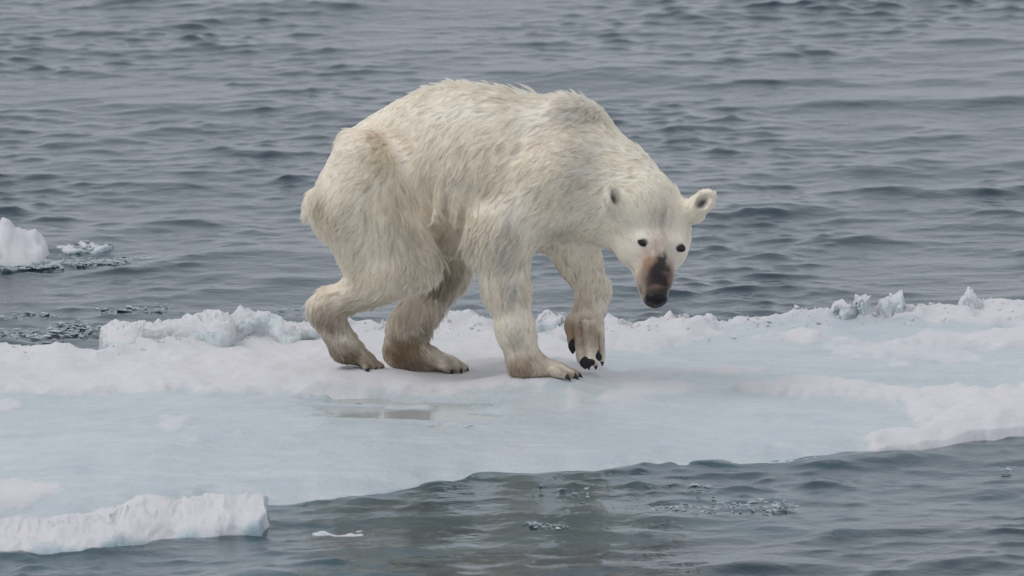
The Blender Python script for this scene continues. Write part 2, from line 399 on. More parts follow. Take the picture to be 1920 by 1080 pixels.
# ------------------------------------------------------------------ blocks of ice
def ice_lump(name, prof, vbase, y, depth, mat, sink=0.06, rough=0.012, jag=0.0, p=0.55, seed=0, snowcap=0.5, parent=None, base_z=None, snow_low=None, ys=0.0, ds=(1, 1), facet=0.0):
    """solid block: silhouette prof [(u, v_top)], standing at world depth y"""
    r = np.random.default_rng(100 + seed)
    us = np.array([a for a, b in prof], float); vs = np.array([b for a, b in prof], float)
    N = max(24, int((us[-1] - us[0]) / 3.2)); uu = np.linspace(us[0], us[-1], N)
    vv = np.interp(uu, us, vs)
    vv = vv + 0.2 * jag * fbm(uu / 20.0 + seed * 9, uu * 0 + seed, oct=2, seed=seed)
    Mx = 44
    ph = np.linspace(0, 2 * math.pi, Mx, endpoint=False)
    verts = np.zeros((N, Mx, 3))
    for i in range(N):
        yc = y + ys * i / (N - 1); b = P(uu[i], vbase, yc); zb = (b[2] if base_z is None else base_z) - sink; zt = P(uu[i], vv[i], yc + 0.30 * (ds[0] + (ds[1] - ds[0]) * i / (N - 1)) * depth * (1 if p < 0.7 else 0.6))[2]
        t = i / (N - 1); endf = min(1.0, (min(t, 1 - t) * N + 0.6) / 4.0) ** 0.5
        hh = max(0.01, zt - zb)
        dd = depth * (ds[0] + (ds[1] - ds[0]) * t) * (0.75 + 0.3 * math.sin(t * 7 + seed)) * endf * (0.6 + 0.4 * min(1, hh / 0.2))
        c, s = np.cos(ph), np.sin(ph)
        verts[i, :, 0] = b[0]
        verts[i, :, 1] = yc + 0.5 * dd * np.sign(c) * np.abs(c) ** 0.7 + depth * 0.12 * math.sin(t * 11 + seed * 2)
        verts[i, :, 2] = zb + hh * (0.5 + 0.5 * np.sign(s) * np.abs(s) ** p)
    Vv = verts.reshape(-1, 3)
    nrm = np.stack([np.zeros(N * Mx), np.tile(np.cos(ph), N), np.tile(np.sin(ph), N)], -1)
    d = rough * (fbm(Vv[:, 0] * 9, Vv[:, 1] * 9, Vv[:, 2] * 9, oct=5, seed=seed + 3, gain=0.55) * 1.2 + 0.9 * fbm(Vv[:, 0] * 3.5, Vv[:, 1] * 3.5, Vv[:, 2] * 3.5, oct=2, seed=seed + 8))
    Vv = Vv + nrm * d[:, None]
    Vv[:, 2] += sstep(0.86, 1.0, nrm[:, 2]) * jag / S * 1.3 * fbm(Vv[:, 0] * 26, Vv[:, 1] * 26, oct=4, seed=seed + 50, gain=0.65)
    Vv[:, 0] += rough * 0.8 * fbm(Vv[:, 0] * 10, Vv[:, 1] * 10, Vv[:, 2] * 10, oct=2, seed=seed + 20)
    F = []
    for i in range(N - 1):
        for j in range(Mx):
            a = i * Mx + j; b2 = i * Mx + (j + 1) % Mx
            F.append([a, b2, b2 + Mx, a + Mx])
    F.append(list(range(Mx))[::-1]); F.append([(N - 1) * Mx + j for j in range(Mx)])
    if facet:                                           # chipped crystal faces
        cen = r.uniform(0, 1, (26, 3)) * (Vv.max(0) - Vv.min(0)) + Vv.min(0); off = r.normal(0, facet, (26, 3))
        Vv = Vv + off[np.argmin(((Vv[:, None, :] - cen[None]) ** 2).sum(-1), 1)]
    o = mesh_np(name, Vv, F, mat, parent, smooth=not facet)
    bm = bmesh.new(); bm.from_mesh(o.data); bmesh.ops.recalc_face_normals(bm, faces=bm.faces); bm.to_mesh(o.data); bm.free()
    up = np.tile(np.sin(ph), N)
    sn = sstep(0.95 - snowcap, 1.25 - snowcap, up + 0.35 * fbm(Vv[:, 0] * 7, Vv[:, 1] * 7, Vv[:, 2] * 7, oct=3, seed=seed + 30))
    if snow_low is not None: sn = np.maximum(sn, sstep(snow_low, snow_low + 0.05, Vv[:, 2] + 0.03 * fbm(Vv[:, 0] * 6, Vv[:, 1] * 6, oct=2, seed=seed)))
    attr(o, 'snow', sn)
    return o
def backy(u): return float(np.interp(P(u, 600, 1.2)[0], back[:, 0], back[:, 1]))
G_BACK = 'ice blocks along the far rim of the floe'
def rimblock(prof, vbase, dy, depth, label, seed, **k):
    um = np.mean([a for a, b in prof]); y = backy(um) + dy
    o = ice_lump('ice_block', prof, vbase, y, depth, M_block, seed=seed, **k)
    tag(o, label, 'ice block', G_BACK); return o
rimblock([(186, 640), (192, 618), (205, 606), (255, 604), (300, 602), (335, 600), (362, 590), (385, 576), (412, 573), (428, 580), (440, 594), (446, 612), (448, 640)], 668, -0.02, 0.42,
         'long snow-capped ice block with a rounded peak left of the bear', 1, jag=4, snowcap=0.75, rough=0.016, facet=0.003)
rimblock([(432, 640), (440, 600), (455, 588), (478, 586), (500, 592), (530, 596), (560, 600), (590, 600), (604, 610), (610, 640)], 662, -0.16, 0.34,
         'bluish broken ice block just behind the bear hind heel', 2, facet=0.006, jag=5, snowcap=0.25, rough=0.024)
rimblock([(672, 640), (690, 612), (715, 604), (742, 606), (760, 640)], 662, 0.0, 0.3, 'low ice lump seen between the two hind legs', 3, facet=0.006, jag=4, snowcap=0.4, rough=0.02)
rimblock([(800, 650), (820, 612), (850, 592), (880, 585), (905, 588), (930, 640)], 665, 0.02, 0.32, 'snowy ice lump between the hind legs and the standing foreleg', 4, jag=5, snowcap=0.7, rough=0.02)
rimblock([(1000, 640), (1006, 592), (1012, 584), (1050, 581), (1058, 588), (1062, 640)], 655, 0.02, 0.25, 'squarish white ice block between the two forelegs', 5, facet=0.006, jag=3, snowcap=0.6, rough=0.014, p=0.4)
rimblock([(1120, 640), (1135, 595), (1150, 590), (1168, 600), (1185, 612), (1195, 640)], 655, 0.02, 0.26, 'small sloping ice block right of the raised paw', 6, facet=0.006, jag=3, snowcap=0.6, rough=0.014)
rimblock([(1205, 640), (1212, 600), (1235, 594), (1252, 584), (1260, 583), (1268, 594), (1290, 602), (1300, 640)], 640, -0.02, 0.3, 'white hummock of ice below the bear nose', 7, jag=2.5, snowcap=0.7, rough=0.014)
rimblock([(1553, 610), (1562, 578), (1572, 562), (1580, 560), (1592, 570), (1602, 588), (1604, 610)], 600, -0.05, 0.16, 'pointed tooth of clear ice, leftmost of the small ones at right', 8, jag=2, snowcap=0.55, rough=0.014, facet=0.007)
rimblock([(1600, 610), (1602, 570), (1606, 557), (1632, 556), (1634, 566), (1630, 588), (1631, 610)], 600, -0.05, 0.16, 'upright squared clear ice block beside the pointed tooth', 9, jag=2, snowcap=0.55, rough=0.014, facet=0.007, p=0.35)
rimblock([(1640, 610), (1646, 580), (1655, 560), (1662, 552), (1672, 556), (1680, 550), (1690, 548), (1691, 566), (1696, 580), (1700, 610)], 597, -0.05, 0.17, 'double-peaked ice block, third of the small ones at right', 10, jag=3, snowcap=0.55, rough=0.014, facet=0.007)
rimblock([(1793, 605), (1800, 565), (1810, 558), (1813, 543), (1824, 542), (1828, 556), (1842, 560), (1845, 605)], 590, -0.05, 0.17, 'lone knobbed ice block near the right edge of the floe', 11, jag=2, snowcap=0.55, rough=0.014, facet=0.007)

# floating ice
fl = ice_lump('floating_ice', [(-260, 470), (-200, 430), (-120, 415), (-30, 418), (-2, 418), (3, 405), (12, 402), (20, 410), (30, 424), (50, 433), (68, 440), (80, 448), (87, 458), (92, 474)], 484, PZ(40, 478, 0)[1], 0.7, M_float, base_z=0.0, sink=0.22, seed=20, jag=2, rough=0.014, snowcap=0.75, snow_low=0.03, p=1.15)
tag(fl, 'snowy floating ice chunk with a knob, far left in the water', 'floating ice', 'loose floating ice')
yf0 = PZ(200, 1030, 0)[1]
fl = ice_lump('floating_ice', [(-560, 1000), (-500, 960), (-200, 950), (0, 956), (60, 952), (140, 946), (210, 944), (262, 938), (330, 948), (400, 940), (418, 936), (440, 938), (494, 937), (497, 960), (508, 974), (511, 985), (500, 1000)], 1030, yf0 + 0.10, 1.1, M_float, base_z=0.0, sink=0.20, seed=21, jag=3, rough=0.02, snowcap=0.72, snow_low=0.05, p=0.5, ys=0.45, ds=(1.3, 0.55))
tag(fl, 'snow-covered floating ice slab in the near left corner', 'floating ice', 'loose floating ice')
fl = ice_lump('floating_ice', [(584, 1000), (600, 995), (625, 995), (660, 996), (690, 997), (712, 1000)], 1000, PZ(640, 1000, 0)[1], 0.35, M_float, base_z=0.0, sink=0.08, seed=22, jag=1.5, rough=0.008, snowcap=0.25)
tag(fl, 'small low floating ice piece right of the near slab', 'floating ice', 'loose floating ice')
fl = ice_lump('floating_ice', [(100, 466), (118, 461), (136, 453), (150, 449), (170, 451), (190, 448), (205, 456), (208, 463)], 466, PZ(155, 466, 0)[1], 0.4, M_float, base_z=0.0, sink=0.06, seed=23, jag=5, rough=0.014, snowcap=0.4)
tag(fl, 'low crumbly floating ice piece beside the far left chunk', 'floating ice', 'loose floating ice')
# ice foot under water beside the near slab
def shelf(name, poly, z, label):
    c = np.array(poly); cen = c.mean(0); vs = []; N = 60; rings = [(0.0, 0), (0.5, 0), (0.85, -0.03), (1.0, -0.15), (1.12, -0.5)]
    ang = np.linspace(0, 2 * math.pi, N, endpoint=False)
    pc = np.arctan2(c[:, 1] - cen[1], c[:, 0] - cen[0]); rr = np.hypot(*(c - cen).T); o_ = np.argsort(pc)
    R = np.interp(ang, np.concatenate([pc[o_] - 2 * math.pi, pc[o_], pc[o_] + 2 * math.pi]), np.tile(rr[o_], 3))
    for f, dz in rings:
        for a, r_ in zip(ang, R):
            x, y = cen[0] + math.cos(a) * r_ * max(f, 0.02), cen[1] + math.sin(a) * r_ * max(f, 0.02)
            vs.append((x, y, z + dz + 0.04 * float(fbm(np.array([x * 3]), np.array([y * 3]), oct=3, seed=77)[0])))
    F = [[k * N + j, k * N + (j + 1) % N, (k + 1) * N + (j + 1) % N, (k + 1) * N + j] for k in range(len(rings) - 1) for j in range(N)]
    F.append(list(range(N))[::-1])
    o = mesh_np(name, vs, F, M_float); attr(o, 'snow', np.zeros(len(vs))); tag(o, label, 'floating ice', 'loose floating ice'); return o
shelf('submerged_ice', [(-3.6, -4.3), (-2.6, -4.4), (-1.4, -4.7), (-0.5, -4.4), (-0.1, -3.8), (-0.6, -3.3), (-1.4, -3.2), (-3.4, -3.2)], -0.07, 'pale green ice under water in front of the near slab')

# brash: small broken bits drifting in streaks
def shard_mesh(r):
    bm = bmesh.new(); pts = r.normal(0, 1, (11, 3)); pts /= np.linalg.norm(pts, axis=1)[:, None]; pts *= r.uniform(0.6, 1.0, (11, 1))
    for p_ in pts: bm.verts.new(p_)
    res = bmesh.ops.convex_hull(bm, input=bm.verts)
    bmesh.ops.delete(bm, geom=[v for v in bm.verts if not v.link_faces], context='VERTS')
    bm.normal_update()
    vs = np.array([v.co[:] for v in bm.verts]); bm.verts.index_update(); fs = [[v.index for v in f.verts] for f in bm.faces]; bm.free()
    return vs, fs
rs = np.random.default_rng(4)
shards = [shard_mesh(rs) for _ in range(10)]
def slush(label, boxes, size):
    vs, fs = [], []; off = 0
    for (u0, v0, u1, v1, n, wv) in boxes:
        for k in range(n * 2):
            t = rs.random(); u = u0 + (u1 - u0) * t + rs.normal(0, 5); v = v0 + (v1 - v0) * t + rs.normal(0, wv)
            p_ = PZ(u, v, 0.0); a, b = shards[rs.integers(10)]; s_ = size * math.exp(rs.normal(-0.2, 0.55))
            ang = rs.uniform(0, 6.28); c, s = math.cos(ang), math.sin(ang)
            q = a * np.array([1.6, 1.5, 0.38]) * s_ * rs.uniform(0.7, 1.4, 3)
            q = np.stack([q[:, 0] * c - q[:, 1] * s, q[:, 0] * s + q[:, 1] * c, q[:, 2]], -1) + p_ + np.array([0, 0, 0.006])
            vs.append(q); fs += [[i + off for i in f] for f in b]; off += len(q)
    o = mesh_np('slush', np.concatenate(vs), fs, M_clear, smooth=False); tag(o, label, kind='stuff'); return o
slush('thin streak of broken slush ice drifting at left', [(0, 505, 140, 494, 150, 3), (60, 497, 240, 491, 220, 4), (230, 490, 395, 484, 110, 2.5), (95, 468, 215, 462, 60, 5)], 0.0085)
slush('dark slush bits behind the floe at left', [(0, 632, 180, 622, 110, 6), (110, 610, 185, 618, 40, 5), (0, 594, 120, 590, 14, 3), (185, 586, 340, 578, 26, 4), (480, 590, 560, 586, 12, 3)], 0.0085)
slush('scattered slush bits in the near water', [(1100, 962, 1260, 955, 80, 4), (1240, 958, 1490, 950, 130, 5), (980, 985, 1060, 990, 26, 3), (1290, 920, 1330, 915, 8, 4), (1000, 920, 1120, 930, 14, 7), (1870, 880, 1900, 882, 5, 2)], 0.0072)

# crumbs of ice lying on the floe
vs, fs, off = [], [], 0
for k in range(560):
    x = rs.uniform(-2.6, 2.6); yb_ = float(np.interp(x, back[:, 0], back[:, 1]))
    y = yb_ - abs(rs.normal(0.05, 0.16)) if k < 620 else rs.uniform(yb_ - 2.6, yb_ - 0.2)
    if (k >= 620 and x < 0.55) or (x < -1.75 and k % 3): continue
    a, b = shards[rs.integers(10)]; s_ = 0.0065 * math.exp(min(rs.normal(-0.1, 0.6), 0.8)) * (1 if k < 620 else 0.6)
    q = a * s_ * rs.uniform(0.8, 1.5, 3) + np.array([x, y, ground(x, y) + s_ * 0.25])
    vs.append(q); fs += [[i + off for i in f] for f in b]; off += len(q)
o = mesh_np('ice_crumbs', np.concatenate(vs), fs, M_block, smooth=False); attr(o, 'snow', np.full(off, 0.95)); tag(o, 'small crumbs of broken ice strewn on the floe', kind='stuff')

# ------------------------------------------------------------------ the bear: body as one implicit surface
def yo(u): return (40 - 75 * (u - 600) / 550.0)      # the spine runs slightly towards the camera at the front (px)
def W(u, v, d):                                      # photo pixel + depth in px (negative = nearer)
    return P(u, v, d / S)
H = 0.0068
lo = np.array([-0.98, -0.72, 0.05]); hi = np.array([1.02, 0.52, 1.52])
dim = np.ceil((hi - lo) / H).astype(int)
F = np.full(dim, 1.0, dtype=np.float32)
axs = [lo[k] + H * np.arange(dim[k]) for k in range(3)]
def box(c0, c1, pad):
    a = np.clip(np.floor((np.minimum(c0, c1) - pad - lo) / H).astype(int), 0, dim - 1)
    b = np.clip(np.ceil((np.maximum(c0, c1) + pad - lo) / H).astype(int) + 1, 1, dim)
    sl = tuple(slice(a[k], b[k]) for k in range(3))
    g = np.meshgrid(*[axs[k][sl[k]].astype(np.float32) for k in range(3)], indexing='ij')
    return sl, g
def smin(sl, d, k):
    f = F[sl]; hh = np.clip(0.5 + 0.5 * (f - d) / k, 0, 1)
    F[sl] = f * (1 - hh) + d * hh - k * hh * (1 - hh)
def smax_cut(sl, d, k):                              # remove the inside of d
    f = F[sl]; dn = -d; hh = np.clip(0.5 - 0.5 * (f - dn) / k, 0, 1)
    F[sl] = f * (1 - hh) + dn * hh + k * hh * (1 - hh)
def cone_d(g, a, b, r1, r2, sy):
    X_, Y_, Z_ = g; my = (a[1] + b[1]) / 2
    ax, ay, az = a[0], a[1], a[2]; e = b - a
    py, ey = (Y_ - ay), e[1]
    L2 = e @ e + 1e-12
    t = np.clip(((X_ - ax) * e[0] + py * ey + (Z_ - az) * e[2]) / L2, 0, 1)
    dy_ = (py - t * ey) / sy
    return (np.sqrt((X_ - ax - t * e[0]) ** 2 + dy_ ** 2 + (Z_ - az - t * e[2]) ** 2) - (r1 + (r2 - r1) * t)) * min(1.0, sy)
def cone(p1, r1, p2, r2, k=22, sy=1.0, world=False):
    a = np.array(p1, float) if world else W(*p1); b = np.array(p2, float) if world else W(*p2)
    r1, r2, k = r1 / S, r2 / S, k / S
    sl, g = box(a, b, max(r1, r2) * max(1, sy) + 2 * k + 0.02)
    smin(sl, cone_d(g, a, b, r1, r2, sy), k)
def ell_d(g, c, Rm, rad):
    q = np.stack([g[i] - c[i] for i in range(3)], -1) @ Rm      # columns of Rm = local axes
    k0 = np.sqrt(((q / rad) ** 2).sum(-1)); k1 = np.sqrt(((q / rad ** 2) ** 2).sum(-1)) + 1e-9
    return k0 * (k0 - 1) / k1
def ell(c, Rm, rad, k=18, cut=False):
    rad = np.array(rad, float) / S; k = k / S
    sl, g = box(c, c, rad.max() + 2 * k + 0.02)
    (smax_cut if cut else smin)(sl, ell_d(g, c, Rm, rad).astype(np.float32), k)

# trunk: section heights from the photographed outline
tu = np.array([584, 600, 620, 645, 680, 715, 750, 800, 850, 900, 960, 1000, 1050, 1100, 1130, 1150, 1168.])
tt = np.array([376, 334, 298, 258, 232, 210, 190, 168, 159, 162, 172, 181, 182, 195, 216, 252, 300.])
tb = np.array([400, 432, 448, 458, 462, 462, 464, 470, 474, 472, 464, 458, 452, 446, 440, 430, 400.])
tw = np.array([25, 48, 60, 70, 72, 68, 72, 90, 104, 106, 102, 96, 88, 80, 72, 60, 30.])
sl, g = box(np.array([-0.92, -0.35, 0.45]), np.array([0.55, 0.38, 1.45]), 0.05)
gu = 960 + S * g[0]; gv = 540 - (g[2] - ZC) * S * math.cos(PITCH)
cu = np.clip(gu, tu[0], tu[-1])
top_, bot_, wid_ = np.interp(cu, tu, tt), np.interp(cu, tu, tb), np.interp(cu, tu, tw)
vc = (top_ + bot_) / 2; a_ = (bot_ - top_) / 2
yy = g[1] * S - yo(cu); tv = (gv - vc) / a_
gaunt = 1 - 0.30 * np.clip(-tv, 0, 1.2) ** 1.5 - 0.10 * np.clip(tv, 0, 1.2)     # thin ridge of a spine, tucked belly
b_ = wid_ * gaunt
rho = np.sqrt(tv ** 2 + (yy / b_) ** 2)
dT = (rho - 1) * np.minimum(a_, b_) * 0.9 / S + np.abs(gu - cu) / S
smin(sl, dT.astype(np.float32), 0.02)
# ribs, hip bones, shoulder blades
for s_ in (-1, 1):
    hy, sy_ = yo(660), yo(1050)
    cone((655, 268, hy + s_ * 36), 22, (690, 274, hy + s_ * 52), 24, 26)
    cone((1070, 214, sy_ + s_ * 36), 30, (1045, 330, sy_ + s_ * 80), 58, 20, 0.7)
    cone((1050, 330, sy_ + s_ * 76), 60, (1075, 390, sy_ + s_ * 66), 52, 34, 0.8)
    for rb in range(6):
        u0 = 830 + rb * 34
        cone((u0 + 12, 275, yo(u0) + s_ * 80), 6, (u0 - 12, 400, yo(u0) + s_ * 96), 6, 16)
cone((590, 368, yo(590)), 15, (576, 402, yo(590) - 4), 11, 14)     # tail
# hind leg, near side
nh = YN_H * S
cone((672, 302, nh - 22), 48, (632, 398, nh - 35), 45, 30, 0.85)
cone((688, 340, nh - 26), 68, (768, 480, nh - 50), 52, 28, 0.75)
cone((640, 392, nh - 35), 52, (684, 500, nh - 32), 38, 30, 0.8)
cone((768, 500, nh - 44), 49, (620, 572, nh - 15), 28, 18, 0.8)
cone((618, 566, nh - 15), 28, (603, 577, nh - 14), 24, 14)
cone((610, 588, nh - 14), 30, (648, 652, nh - 6), 27, 16, 0.9)
cone((646, 652, nh - 6), 26, (690, 676, nh - 4), 15, 14, 1.25)
# hind leg, far side
fh = YF_H * S
cone((730, 360, fh - 5), 80, (830, 510, fh), 44, 34, 0.75)
cone((832, 505, fh), 42, (766, 620, fh), 37, 26, 0.85)
cone((768, 612, fh), 38, (757, 650, fh), 36, 16, 0.9)
cone((744, 664, fh), 24, (800, 676, fh - 4), 24, 16, 1.2)
cone((790, 672, fh - 4), 26, (848, 682, fh - 6), 14, 14, 1.35)
# foreleg, near side
nf = YN_F * S
cone((1050, 345, nf + 32), 66, (952, 432, nf + 8), 56, 34, 0.8)
cone((908, 448, nf + 12), 34, (935, 470, nf + 6), 42, 24, 0.9)
cone((938, 450, nf + 4), 53, (950, 540, nf + 2), 39, 26, 0.85)
cone((949, 535, nf + 2), 39, (967, 620, nf), 32, 22, 0.9)
cone((966, 615, nf), 33, (984, 680, nf), 32, 18, 0.95)
cone((985, 683, nf), 27, (1050, 695, nf - 2), 15, 16, 1.4)
# foreleg, far side, lifted
ff = YF_F * S
cone((1045, 395, ff - 15), 66, (1084, 485, ff), 38, 30, 0.8)
cone((1084, 480, ff), 38, (1114, 548, ff - 10), 29, 20, 0.9)
cone((1114, 545, ff - 10), 29, (1106, 575, ff - 16), 27, 14)
cone((1106, 578, ff - 16), 27, (1094, 612, ff - 24), 33, 16, 0.8)
cone((1093, 612, ff - 26), 31, (1100, 645, ff - 28), 24, 12, 0.7)

claws = []          # (base, direction, length, radius)
pads = []
def toes(spec, k=6.0):
    for (p1, r1, p2, r2, cl) in spec:
        cone(p1, r1, p2, r2, k)
        if cl:
            a, b = W(*p1), W(*p2); d_ = b - a; d_ = d_ / np.linalg.norm(d_)
            d2 = d_ + np.array(cl[1]); d2 /= np.linalg.norm(d2)
            claws.append((b + d_ * (r2 * 0.55 / S), d2, cl[0] / S, 5.0 / S))
dn = (11, (0.1, 0, -0.75))
toes([((680, 678, nh - 28), 9, (687, 689, nh - 38), 6.5, dn), ((686, 676, nh - 16), 10, (700, 688, nh - 22), 7, dn), ((690, 676, nh - 4), 11, (709, 687, nh - 8), 8, dn),
      ((690, 678, nh + 12), 11, (712, 686, nh + 12), 8, dn), ((684, 678, nh + 26), 10, (704, 686, nh + 28), 7.5, dn)])
toes([((826, 684, fh - 38), 10, (842, 693, fh - 48), 7, dn), ((838, 680, fh - 28), 12, (858, 690, fh - 36), 8.5, dn), ((844, 680, fh - 8), 12, (869, 689, fh - 12), 8.5, dn),
      ((842, 682, fh + 12), 12, (868, 688, fh + 12), 8.5, dn), ((834, 684, fh + 30), 10, (856, 688, fh + 34), 8, dn)])
dn2 = (13, (0.25, 0, -0.35))
toes([((1040, 697, nf - 34), 10, (1058, 704, nf - 44), 7, dn2), ((1048, 694, nf - 20), 11, (1072, 702, nf - 26), 7.5, dn2), ((1052, 693, nf - 2), 11, (1080, 701, nf - 4), 7.5, dn2),
      ((1050, 693, nf + 16), 11, (1077, 699, nf + 20), 7.5, dn2), ((1040, 694, nf + 32), 10, (1062, 698, nf + 38), 7, dn2)])
dn3 = (9, (-0.05, -0.1, -0.5))
toes([((1068, 610, ff - 38), 9, (1074, 650, ff - 48), 9, None), ((1081, 606, ff - 54), 7.5, (1089, 674, ff - 64), 8.5, dn3), ((1097, 604, ff - 60), 7.5, (1104, 681, ff - 68), 8, dn3),
      ((1112, 602, ff - 54), 7.5, (1117, 681, ff - 60), 7.5, dn3), ((1126, 600, ff - 38), 7, (1129, 674, ff - 44), 7, dn3)], 1.5)

# neck and head
cone((1075, 318, yo(1080)), 108, (1140, 352, -58), 88, 36, 0.85)
cone((1140, 352, -58), 86, (1196, 386, -105), 74, 30, 0.9)
al = math.radians(57)
hf = np.array([0, -math.cos(al), -math.sin(al)]); hd = np.array([0, -math.sin(al), math.cos(al)]); hr = np.array([1.0, 0, 0])
yaw = Matrix.Rotation(math.radians(13), 3, 'Z'); roll = Matrix.Rotation(math.radians(8.2), 3, 'Y')
hR = np.array(roll @ yaw) @ np.stack([hr, hd, hf], -1)           # columns: lateral (image right), dorsal, to the nose
EYE0 = W(1240, 459, -178)
def HL(r, d, f): return EYE0 + hR @ (np.array([r, d, f]) / S)
def hell(c, rad, k=16, cut=False, rot=None): ell(HL(*c), hR if rot is None else rot, rad, k, cut)
def hcone(p1, r1, p2, r2, k=14): cone(HL(*p1), r1, HL(*p2), r2, k, 1.0, True)
hell((0, -60, -56), (68, 56, 76), 26)
hcone((0, -70, -80), 62, (-40, -95, -100), 66, 34)
for s_ in (-1, 1):
    hell((s_ * 38, -64, -26), (29, 44, 42), 20)
    hell((s_ * 30, -15, -16), (17, 11, 12), 8)
hcone((0, -44, -4), 43, (0, -46, 46), 32, 20)
hcone((0, -46, 44), 33, (0, -45, 84), 24, 14)
hcone((0, -20, -14), 19, (0, -27, 78), 13, 12)
hcone((0, -86, 0), 36, (0, -72, 72), 18, 16)
hell((0, -40, 86), (21, 17, 12), 8)
for s_ in (-1, 1):
    hell((s_ * 37, -3, 4), (12, 9, 9), 5, True)
# ears
ears = []
for (u, v, d_, ax_img, side) in [(1149, 368, -164, (-0.20, -0.98), -1), (1319, 378, -118, (0.72, -0.70), 1)]:
    c = W(u, v, d_)
    e1 = np.array([ax_img[0], 0.10, -ax_img[1]]); e1 /= np.linalg.norm(e1)
    nrm = np.array([0.62 if side < 0 else -0.25, -0.85, -0.05]); nrm -= (nrm @ e1) * e1; nrm /= np.linalg.norm(nrm)
    e2 = np.cross(e1, nrm); Rm = np.stack([e2, nrm, e1], -1)
    ell(c, Rm, (19, 10, 23) if side < 0 else (20, 10, 26), 7)
    ba = c - e1 * 26 / S + np.array([0, 0.02, 0])
    cone(c - e1 * 6 / S, 13, ba, 15 if side < 0 else 25, 14, 1.0, True)
    ell(c + nrm * 8 / S - e1 * 2 / S, Rm, (11, 9, 17) if side < 0 else (11, 9, 17), 4, True)
    ears.append((c, Rm, nrm, e1))

def surface_nets(F, lo, h):
    s = F < 0
    nx_, ny_, nz_ = [d - 1 for d in F.shape]
    cnt = np.zeros((nx_, ny_, nz_), np.int8)
    for a in (0, 1):
        for b in (0, 1):
            for c in (0, 1): cnt += s[a:a + nx_, b:b + ny_, c:c + nz_]
    act = np.argwhere((cnt > 0) & (cnt < 8))
    acc = np.zeros((len(act), 3)); num = np.zeros(len(act))
    for axis in range(3):
        o = [k for k in range(3) if k != axis]
        for p in (0, 1):
            for q in (0, 1):
                c0 = act.copy(); c0[:, o[0]] += p; c0[:, o[1]] += q
                c1 = c0.copy(); c1[:, axis] += 1
                f0 = F[tuple(c0.T)]; f1 = F[tuple(c1.T)]
                m = (f0 < 0) != (f1 < 0); t = f0[m] / (f0[m] - f1[m])
                pt = c0[m].astype(float); pt[:, axis] += t
                acc[m] += pt; num[m] += 1
    V = acc / num[:, None]
    idx = np.full((nx_, ny_, nz_), -1, np.int64); idx[tuple(act.T)] = np.arange(len(act))
    faces = []
    for axis in range(3):
        o1, o2 = (axis + 1) % 3, (axis + 2) % 3
        sl0 = [slice(None)] * 3; sl1 = [slice(None)] * 3
        sl0[axis] = slice(0, -1); sl1[axis] = slice(1, None)
        e = np.argwhere(s[tuple(sl0)] != s[tuple(sl1)])
        e = e[(e[:, o1] > 0) & (e[:, o2] > 0) & (e[:, o1] < F.shape[o1] - 1) & (e[:, o2] < F.shape[o2] - 1)]
        ins = s[tuple(e.T)]
        cs = []
        for (p, q) in ((-1, -1), (0, -1), (0, 0), (-1, 0)):
            c = e.copy(); c[:, o1] += p; c[:, o2] += q; cs.append(idx[tuple(c.T)])
        f = np.stack(cs, -1); f[~ins] = f[~ins][:, ::-1]; faces.append(f)
    return lo + V * h, np.concatenate(faces)
BV, BF = surface_nets(F, lo, H)
# keep the largest connected piece only and relax it a little
def relax(V, Fc, n, lam):
    e = np.concatenate([Fc[:, [0, 1]], Fc[:, [1, 2]], Fc[:, [2, 3]], Fc[:, [3, 0]]])
    for _ in range(n):
        s = np.zeros_like(V); c = np.zeros(len(V))
        for k in range(3): s[:, k] = np.bincount(e[:, 0], V[e[:, 1], k], len(V)) + np.bincount(e[:, 1], V[e[:, 0], k], len(V))
        c = np.bincount(e[:, 0], minlength=len(V)) + np.bincount(e[:, 1], minlength=len(V))
        V = V + lam * (s / c[:, None] - V)
    return V
BV = relax(BV, BF, 3, 0.5)

root = bpy.data.objects.new('polar_bear', None); col.objects.link(root)
tag(root, 'gaunt wet polar bear walking on the ice with one forepaw raised', 'polar bear')
root.location = tuple(W(820, 700, 30))
bpy.context.view_layer.update()
def to_root(o):
    o.parent = root; o.matrix_parent_inverse = Matrix.Translation(-Vector(root.location))

def on_head(u, v):
    """first point of the hide along the photo ray"""
    t0 = P(u, v, -0.7); t1 = P(u, v, 0.2)
    for t in np.linspace(0, 1, 1600):
        p_ = t0 + (t1 - t0) * t; ix = ((p_ - lo) / H).astype(int)
        if (ix >= 0).all() and (ix < dim).all() and F[tuple(ix)] < 0: return p_
    return t0
EYES = [on_head(1206, 454), on_head(1275, 464)]

